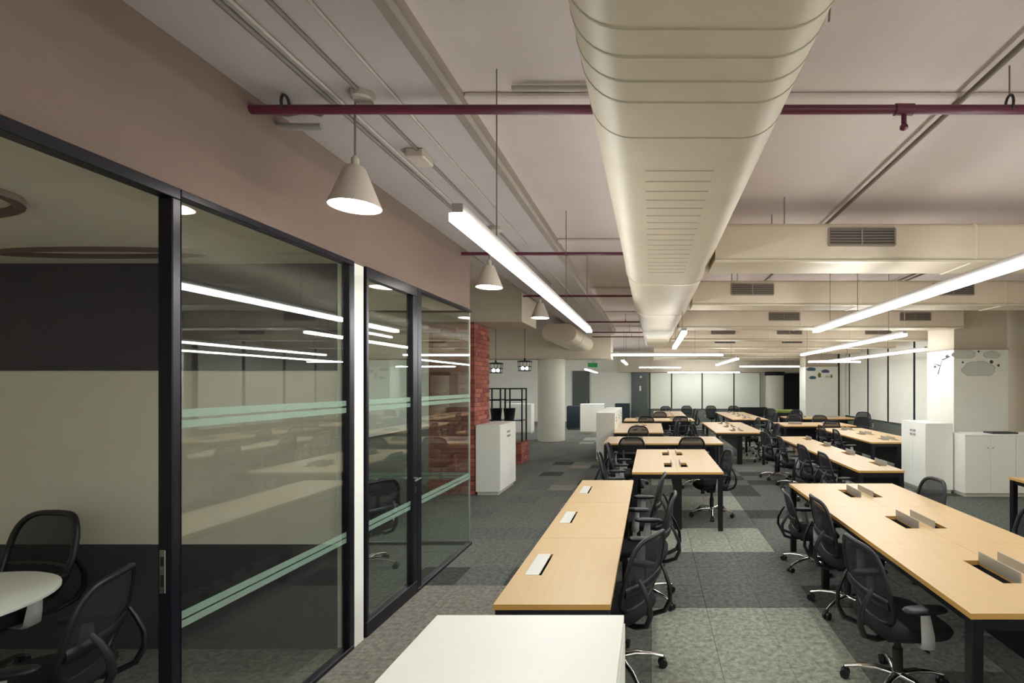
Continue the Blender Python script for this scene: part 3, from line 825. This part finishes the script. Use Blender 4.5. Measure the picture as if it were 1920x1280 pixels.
# ------------------------------------------------------------------ chairs
def make_chair():
    o = empty('office_chair')
    def sup(sx, sy, n=28, e=0.55):
        return [(sx*math.copysign(abs(math.cos(2*PI*k/n))**e, math.cos(2*PI*k/n)), sy*math.copysign(abs(math.sin(2*PI*k/n))**e, math.sin(2*PI*k/n))) for k in range(n)]
    rings = []
    for s, z in ((0.80, 0.400), (0.95, 0.408), (1.0, 0.435), (1.0, 0.455), (0.96, 0.472), (0.85, 0.480), (0.5, 0.474), (0.15, 0.470)):
        rings.append([(x, y+0.02, z - (0.03*max(0, (y/0.23))**3 if z > 0.44 else 0)) for x, y in [(a*s, b*s) for a, b in sup(0.245, 0.235)]])
    MB().loft(rings).build('seat', M['black_fabric'], o, smooth=60)
    # backrest: S-shaped sheet
    Z0, Z1 = 0.47, 0.92
    def bp(u, v):                                    # u -1..1, v 0..1
        w = 0.185 + 0.05*math.sin(PI*min(1, v*0.9+0.08))
        y = -0.205 - 0.02*math.sin(PI*v*1.15) - 0.085*v*v + 0.045*u*u*(1-0.3*v) + (0.03*(1-v)**2)
        return Vector((u*w, y, Z0 + (Z1-Z0)*v))
    def outline(n=36):
        pts = []
        for k in range(n):
            a = 2*PI*k/n; e = 0.42
            u = math.copysign(abs(math.cos(a))**e, math.cos(a)); v = math.copysign(abs(math.sin(a))**e, math.sin(a))
            pts.append((u, v*0.5+0.5))
        return pts
    ol = outline()
    mb = MB(); n = len(ol)
    for s in (1.0, 0.8, 0.6, 0.4, 0.2):
        mb.v += [tuple(bp(u*s, 0.5+(v-0.5)*s)) for u, v in ol]
    mb.v.append(tuple(bp(0, 0.5)))
    for i in range(4):
        for j in range(n):
            k = (j+1) % n; mb.f.append((i*n+j, i*n+k, (i+1)*n+k, (i+1)*n+j))
    for j in range(n): mb.f.append((4*n+j, 4*n+(j+1) % n, 5*n))
    bk = mb.build('backrest', M['mesh'], o, smooth=80)
    MB().tube([bp(u, v) for u, v in ol], 0.0145, 8, closed=True, flat=(1, 1.2)).build('back_frame', M['black_plastic'], bk, smooth=60)
    MB().tube([bp(u, 0.34) + Vector((0, -0.012, 0)) for u in (-0.97, -0.6, -0.3, 0, 0.3, 0.6, 0.97)], 0.022, 8, flat=(0.5, 1.3)).build('lumbar_bar', M['black_plastic'], bk, smooth=60)
    for sx in (-1, 1):
        p = [(sx*0.09, -0.08, 0.385), (sx*0.10, -0.20, 0.375), (sx*0.12, -0.285, 0.41), (sx*0.135, -0.315, 0.48), (sx*0.14, -0.31, 0.56), (sx*0.145, -0.275, 0.64), (sx*0.15, -0.245, 0.69)]
        MB().tube(p, [0.02, 0.02, 0.02, 0.018, 0.016, 0.014, 0.011], 8, flat=(1.2, 0.8)).build('back_support', M['black_plastic'], o, smooth=60)
        a = MB()
        a.tube([(sx*0.12, 0.0, 0.392), (sx*0.25, 0.0, 0.392), (sx*0.285, 0.0, 0.41), (sx*0.29, -0.005, 0.47), (sx*0.285, -0.02, 0.60)], [0.024, 0.026, 0.034, 0.032, 0.022], 8, flat=(1.15, 0.55))
        ar = a.build('armrest', M['grey_plastic'], o, smooth=60)
        rg = []
        for z, s in ((0.600, 0.75), (0.607, 0.96), (0.618, 1.0), (0.628, 0.92), (0.632, 0.7)):
            rg.append([(sx*0.282 + x*s, -0.02 + y*s, z) for x, y in sup(0.042, 0.125, 18, 0.6)])
        MB().loft(rg).build('arm_pad', M['black_plastic'], ar, smooth=60)
    B(-0.11, 0.11, -0.13, 0.10, 0.345, 0.402).build('tilt_mechanism', M['black_plastic'], o, bevel=0.015)
    MB().tube([(0.08, 0.0, 0.37), (0.20, 0.02, 0.365), (0.25, 0.03, 0.36)], 0.007, 6).build('lever', M['black_plastic'], o, smooth=60)
    MB().lathe([(0.03, 0.12), (0.03, 0.26), (0.02, 0.262), (0.02, 0.35)], n=16).build('gas_lift', M['black_plastic'], o, smooth=40)
    MB().lathe([(0.0, 0.065), (0.042, 0.065), (0.045, 0.10), (0.035, 0.125), (0.0, 0.127)], n=16).build('base_hub', M['chrome'], o, smooth=50)
    leg_me = MB().tube([(0.02, 0, 0.105), (0.12, 0, 0.112), (0.22, 0, 0.098), (0.30, 0, 0.072)], [0.026, 0.021, 0.016, 0.013], 10, flat=(1.1, 0.75)).mesh('base_leg', M['chrome'], smooth=60)
    cb = MB()
    for s in (-1, 1): cb.cyl((0.30, s*0.006, 0.029), (0.30, s*0.026, 0.029), 0.029, 14)
    cb.cyl((0.30, 0, 0.03), (0.30, 0, 0.075), 0.010, 8)
    cast_me = cb.mesh('castor', M['black_plastic'], smooth=50)
    for k in range(5):
        a = 2*PI*k/5 + 0.35
        l = link('base_leg', leg_me, o); l.rotation_euler = (0, 0, a)
        c = link('castor', cast_me, l)
    return o

proto = make_chair()
used = [False]
def chair(x, y, face, label, group, dz=0.0, back=1.0):
    if not used[0]: used[0] = True; o = proto
    else: o = copy_tree(proto)
    o.location = (x, y, 0)
    o.rotation_euler = (0, 0, math.radians({'N': 0, 'W': 90, 'S': 180, 'E': -90}.get(face, face)))
    tag(o, label, 'chair', group)
    if back != 1.0: o.scale = (1, 1, back)
    return o
G1 = 'chairs at the oak benches'
ch = [
 (-0.22, 3.22, 62, 'black mesh chair pushed under the single bench, closest to the white cabinet top'),
 (-0.07, 4.28, 86, 'black mesh chair in the middle of the three at the single bench'),
 (-0.13, 5.22, 84, 'black mesh chair at the end of the single bench next to the square bench'),
 (1.64, 5.08, -96, 'black mesh chair by the aisle corner of the wide double bench, three chrome feet showing', 0.83),
 (1.63, 4.12, -90, 'black mesh chair in the middle of the aisle side of the wide double bench'),
 (1.50, 3.02, -84, 'large black mesh chair at the front corner leg of the wide double bench'),
 (2.56, 4.92, 90, 'black mesh chair, grey back showing over the wide bench before the tall cabinet'),
 (2.72, 3.75, 90, 'black mesh chair cut by the picture edge on the far side of the wide bench'),
 (-0.46, 6.85, -88, 'black mesh chair on the corridor side of the square bench, nearer one'),
 (-0.44, 7.95, -92, 'black mesh chair on the corridor side of the square bench, farther one'),
 (0.86, 7.05, 100, 'black mesh chair turned out at the aisle corner of the square double bench'),
 (-0.36, 9.12, 2, 'black mesh chair before the crosswise bench, beside the white cabinet row'),
 (0.74, 9.12, -3, 'black mesh chair before the crosswise bench, closer to the aisle'),
 (-0.30, 10.95, 178, 'black mesh chair behind the crosswise bench'),
 (0.42, 12.1, 92, 'black mesh chair at the bench beside the cabinet row, nearer one'),
 (0.42, 13.1, 86, 'black mesh chair at the bench beside the cabinet row, farther one'),
 (1.30, 12.1, -90, 'black mesh chair on the aisle side of the middle bench, nearer one'),
 (1.30, 13.2, -94, 'black mesh chair on the aisle side of the middle bench, farther one'),
 (2.78, 11.9, 92, 'black mesh chair on the window side of the middle bench, nearer one'),
 (2.80, 12.95, 84, 'black mesh chair on the window side of the middle bench, second one'),
 (2.78, 14.0, 95, 'black mesh chair on the window side of the middle bench, third one'),
 (2.62, 6.86, -90, 'black mesh chair at the long single bench, closest to the wide bench'),
 (2.60, 7.76, -87, 'black mesh chair at the long single bench, second from the wide bench'),
 (2.58, 8.98, -92, 'black mesh chair at the long single bench, third from the wide bench'),
 (2.48, 9.85, -80, 'black mesh chair at the far end of the long single bench'),
 (4.15, 11.4, -88, 'black mesh chair at the bench behind the tall white cabinet, farther one'),
 (4.12, 10.4, -93, 'black mesh chair at the bench behind the tall white cabinet, nearer one'),
 (4.72, 13.25, 4, 'black mesh chair before the crosswise bench by the side windows'),
 (4.35, 14.9, 183, 'black mesh chair behind the crosswise bench by the side windows, aisle end'),
 (5.15, 14.95, 178, 'black mesh chair behind the crosswise bench by the side windows, window end'),
 (6.05, 14.3, 150, 'black mesh chair standing free in front of the side window blinds'),
 (7.15, 16.7, 160, 'black mesh chair standing free beside the butterfly pillar'),
 (-0.15, 15.05, 0, 'black mesh chair before the far crosswise bench, cabinet row end'),
 (0.85, 15.0, 5, 'black mesh chair before the far crosswise bench, aisle end'),
 (0.30, 16.85, 180, 'black mesh chair behind the far crosswise bench'),
 (1.45, 18.2, 90, 'black mesh chair at the small bench near the dark glazed panel, nearer one'),
 (1.45, 19.4, 90, 'black mesh chair at the small bench near the dark glazed panel, farther one'),
 (0.62, 21.2, 180, 'black mesh chair at the head of the small far bench'),
 (1.55, 21.6, 178, 'black mesh chair under the second far blind'),
 (2.65, 21.7, 182, 'black mesh chair under the third far blind'),
 (3.60, 21.6, 176, 'black mesh chair under the far blind next to the round column'),
 (2.45, 16.6, -90, 'black mesh chair on the aisle side of the far back bench'),
 (3.95, 16.8, 90, 'black mesh chair on the window side of the far back bench'),
 (4.55, 15.95, 8, 'black mesh chair before the crosswise bench at the butterfly pillar'),
 (5.30, 17.9, 180, 'black mesh chair behind the crosswise bench at the butterfly pillar'),
 (4.65, 19.2, 180, 'black mesh chair standing near the olive box'),
]
for c in ch: chair(c[0], c[1], c[2], c[3], G1, back=c[4] if len(c) > 4 else 1.0)
bigc = chair(-3.98, 2.98, 172, 'black chair behind the round table in the first glass room', 'chairs in the glass rooms')
bigc.scale = (1.12, 1.12, 1.10)
chair(-2.92, 2.38, 112, 'black chair with grey arms beside the black door post in the first glass room', 'chairs in the glass rooms')
chair(-2.88, 4.98, 60, 'black chair behind the glass door of the second room', 'chairs in the glass rooms')

# round table of the first room
rt = thing('round_table', 'round cream table cut by the picture edge in the first glass room', 'table', (-3.72, 2.42, 0))
MB().lathe([(0.0, 0.722), (0.53, 0.722), (0.545, 0.73), (0.545, 0.744), (0.535, 0.75), (0.0, 0.75)], n=56).build('tabletop', M['white_lam'], rt, smooth=35)
MB().lathe([(0.04, 0.03), (0.04, 0.722)], n=20).build('pedestal', M['chrome'], rt, smooth=40)
MB().lathe([(0.0, 0.0), (0.28, 0.0), (0.28, 0.012), (0.05, 0.035), (0.0, 0.035)], n=36).build('base', M['chrome'], rt, smooth=40)
# small table of the second room
st = thing('meeting_table', 'small oak table standing in the second glass room', 'table', (-4.5, 4.25, 0))
B(0, 1.2, 0, 0.8, 0.722, 0.75).build('tabletop', M['oak'], st, bevel=0.002)
for lx in (0.03, 1.11):
    for ly in (0.03, 0.71): B(lx, lx+0.06, ly, ly+0.06, 0, 0.722).build('leg', M['black_metal'], st, bevel=0.003)

# ------------------------------------------------------------------ cabinets
def cabinet(label, x0, x1, y0, y1, h, face, ndoors, group='white storage cabinets', top='white_lam', knob=True):
    o = thing('storage_cabinet', label, 'cabinet', (x0, y0, 0), group=group)
    W, D = x1-x0, y1-y0
    B(0, W, 0, D, 0.06, h-0.025).build('body', M['white_lam'], o)
    e = 0.012
    B(-e if '-x' in face else 0, W+(e if '+x' in face else 0), -e if '-y' in face else 0, D, h-0.025, h).build('top_panel', M[top], o, bevel=0.002)
    B(0.02, W-0.02, 0.02, D-0.02, 0, 0.06).build('plinth', M['white_dark'], o)
    for k in range(ndoors):
        if face == '+x' or face == '-x':
            a, b = D/ndoors*k + 0.002, D/ndoors*(k+1) - 0.002
            xx = (W, W+0.016) if face == '+x' else (-0.016, 0)
            d = B(xx[0], xx[1], a, b, 0.065, h-0.03).build('door', M['white_lam'], o, bevel=0.0015)
            ky = b - 0.05 if k % 2 == 0 else a + 0.05
            if knob:
                kx = (xx[1], xx[1]+0.012) if face == '+x' else (xx[0]-0.012, xx[0])
                B(kx[0], kx[1], ky-0.035, ky+0.035, h-0.24, h-0.20).build('handle', M['alu'], d, bevel=0.003)
                B(kx[0], kx[1], ky-0.035, ky+0.035, h-0.17, h-0.13).build('lock', M['alu'], d, bevel=0.003)
        else:
            a, b = W/ndoors*k + 0.002, W/ndoors*(k+1) - 0.002
            d = B(a, b, -0.016, 0, 0.065, h-0.03).build('door', M['white_lam'], o, bevel=0.0015)
            kx = b - 0.04 if k % 2 == 0 else a + 0.04
            if knob: MB().cyl((kx, -0.016, h-0.22), (kx, -0.026, h-0.22), 0.012, 12).build('lock', M['alu'], d, smooth=40)
    return o
cabinet('large white cabinet in front of the single bench, its bright top facing up', -0.773, -0.110, 0.95, 1.79, 1.03, '+x', 2, knob=False)
cabinet('white cabinet standing against the brick pier', -2.95, -2.556, 8.34, 9.3, 1.18, '+x', 2)
for k, lb in enumerate(('first white cabinet of the row beside the crosswise bench', 'second white cabinet of the row behind the crosswise bench', 'last white cabinet of the row towards the far wall')):
    cabinet(lb, -1.33, -0.896, 12.0+k*1.0, 12.998+k*1.0, 1.18, '+x', 2)
cabinet('tall white cabinet at the end of the long single bench', 4.706, 5.16, 8.48, 9.3, 1.20, '-x', 2)
cabinet('low white cabinet in front of the doodled pillar, beside the tall one', 5.19, 6.03, 8.216, 8.66, 1.035, '-y', 2)
cabinet('low white cabinet at the picture edge with a black folder on it', 6.032, 6.872, 8.216, 8.66, 1.035, '-y', 2)
cabinet('white cabinet standing free before the far dark door', -2.72, -1.80, 19.0, 19.45, 1.12, '-y', 2, knob=False)
cabinet('white counter-height cabinet behind the black rack', -5.7, -4.55, 18.8, 19.3, 1.13, '-y', 2, knob=False)
tag(B(5.72, 6.16, 8.32, 8.55, 1.036, 1.06).build('document_folder', M['black_plastic'], bevel=0.004), 'flat black folder lying across the low white cabinets', 'folder')

# black display rack, pots and other far furniture
rk = thing('metal_rack', 'open black metal rack standing on the brick ledge', 'rack', (-3.92, 11.75, 0.5))
for x in (0.0, 0.33, 0.44, 0.84):
    for y in (0.0, 0.4):
        B(x, x+0.03, y, y+0.03, 0, 1.28).build('post', M['black_metal'], rk)
for (a, b) in ((0.0, 0.36), (0.44, 0.87)):
    for z in (1.25, 0.98):
        B(a, b, 0.0, 0.03, z, z+0.03).build('rail', M['black_metal'], rk); B(a, b, 0.4, 0.43, z, z+0.03).build('rail', M['black_metal'], rk)
    B(a, b, 0.0, 0.43, 0.50, 0.52).build('shelf', M['black_metal'], rk)
for x, lb in ((-3.74, 'black bucket on the rack shelf closest to the brick pier'), (-3.42, 'black bucket on the rack shelf closest to the corridor')):
    tag(MB().lathe([(0.0, 0.0), (0.11, 0.0), (0.14, 0.26), (0.15, 0.27), (0.13, 0.27), (0.10, 0.02)], (x, 11.97, 1.021), 20).build('bucket', M['black_plastic'], smooth=40), lb, 'bucket', 'buckets on the rack')
so = thing('low_screen', 'dark blue upholstered low screen beside the round column', 'screen', (-3.5, 20.5, 0))
B(0, 0.62, 0, 0.5, 0.06, 0.98).build('upholstery', M['blue'], so, bevel=0.03, seg=2, smooth=40)
for lx in (0.04, 0.54):
    for ly in (0.05, 0.41): B(lx, lx+0.04, ly, ly+0.04, 0, 0.07).build('foot', M['black_metal'], so)
so2 = thing('low_screen', 'dark blue upholstered low screen against the far wall beside the cabinet row', 'screen', (-1.75, 23.9, 0))
B(0, 0.7, 0, 0.5, 0.06, 0.95).build('upholstery', M['blue'], so2, bevel=0.03, seg=2, smooth=40)
for lx in (0.04, 0.62):
    for ly in (0.05, 0.41): B(lx, lx+0.04, ly, ly+0.04, 0, 0.07).build('foot', M['black_metal'], so2)
pd = thing('low_pedestal', 'black low cupboard below the far blinds', 'cupboard', (4.2, 23.5, 0))
B(0, 1.3, 0, 0.5, 0.05, 0.78).build('body', M['black_metal'], pd, bevel=0.005)
B(0.05, 1.25, 0.04, 0.46, 0, 0.05).build('plinth', M['black_metal'], pd)
B(0.01, 0.645, -0.014, 0, 0.07, 0.76).build('door', M['black_metal'], pd); B(0.655, 1.29, -0.014, 0, 0.07, 0.76).build('door', M['black_metal'], pd)
bx = thing('storage_box', 'olive green box on the floor cupboard by the white round column', 'box', (5.0, 19.6, 0.0))
B(0, 0.62, 0, 0.4, 0, 0.74).build('body', M['black_plastic'], bx, bevel=0.01)
B(-0.02, 0.64, -0.02, 0.42, 0.74, 0.86).build('lid', M['olive'], bx, bevel=0.02)
sl = thing('wooden_stool', 'brown wooden stool under the crosswise bench by the side windows', 'stool', (3.75, 12.85, 0))
B(0, 0.36, 0, 0.32, 0.46, 0.49).build('seat', M['wood_brown'], sl, bevel=0.006)
for lx in (0.01, 0.31):
    for ly in (0.01, 0.27): B(lx, lx+0.04, ly, ly+0.04, 0, 0.46).build('leg', M['wood_brown'], sl)
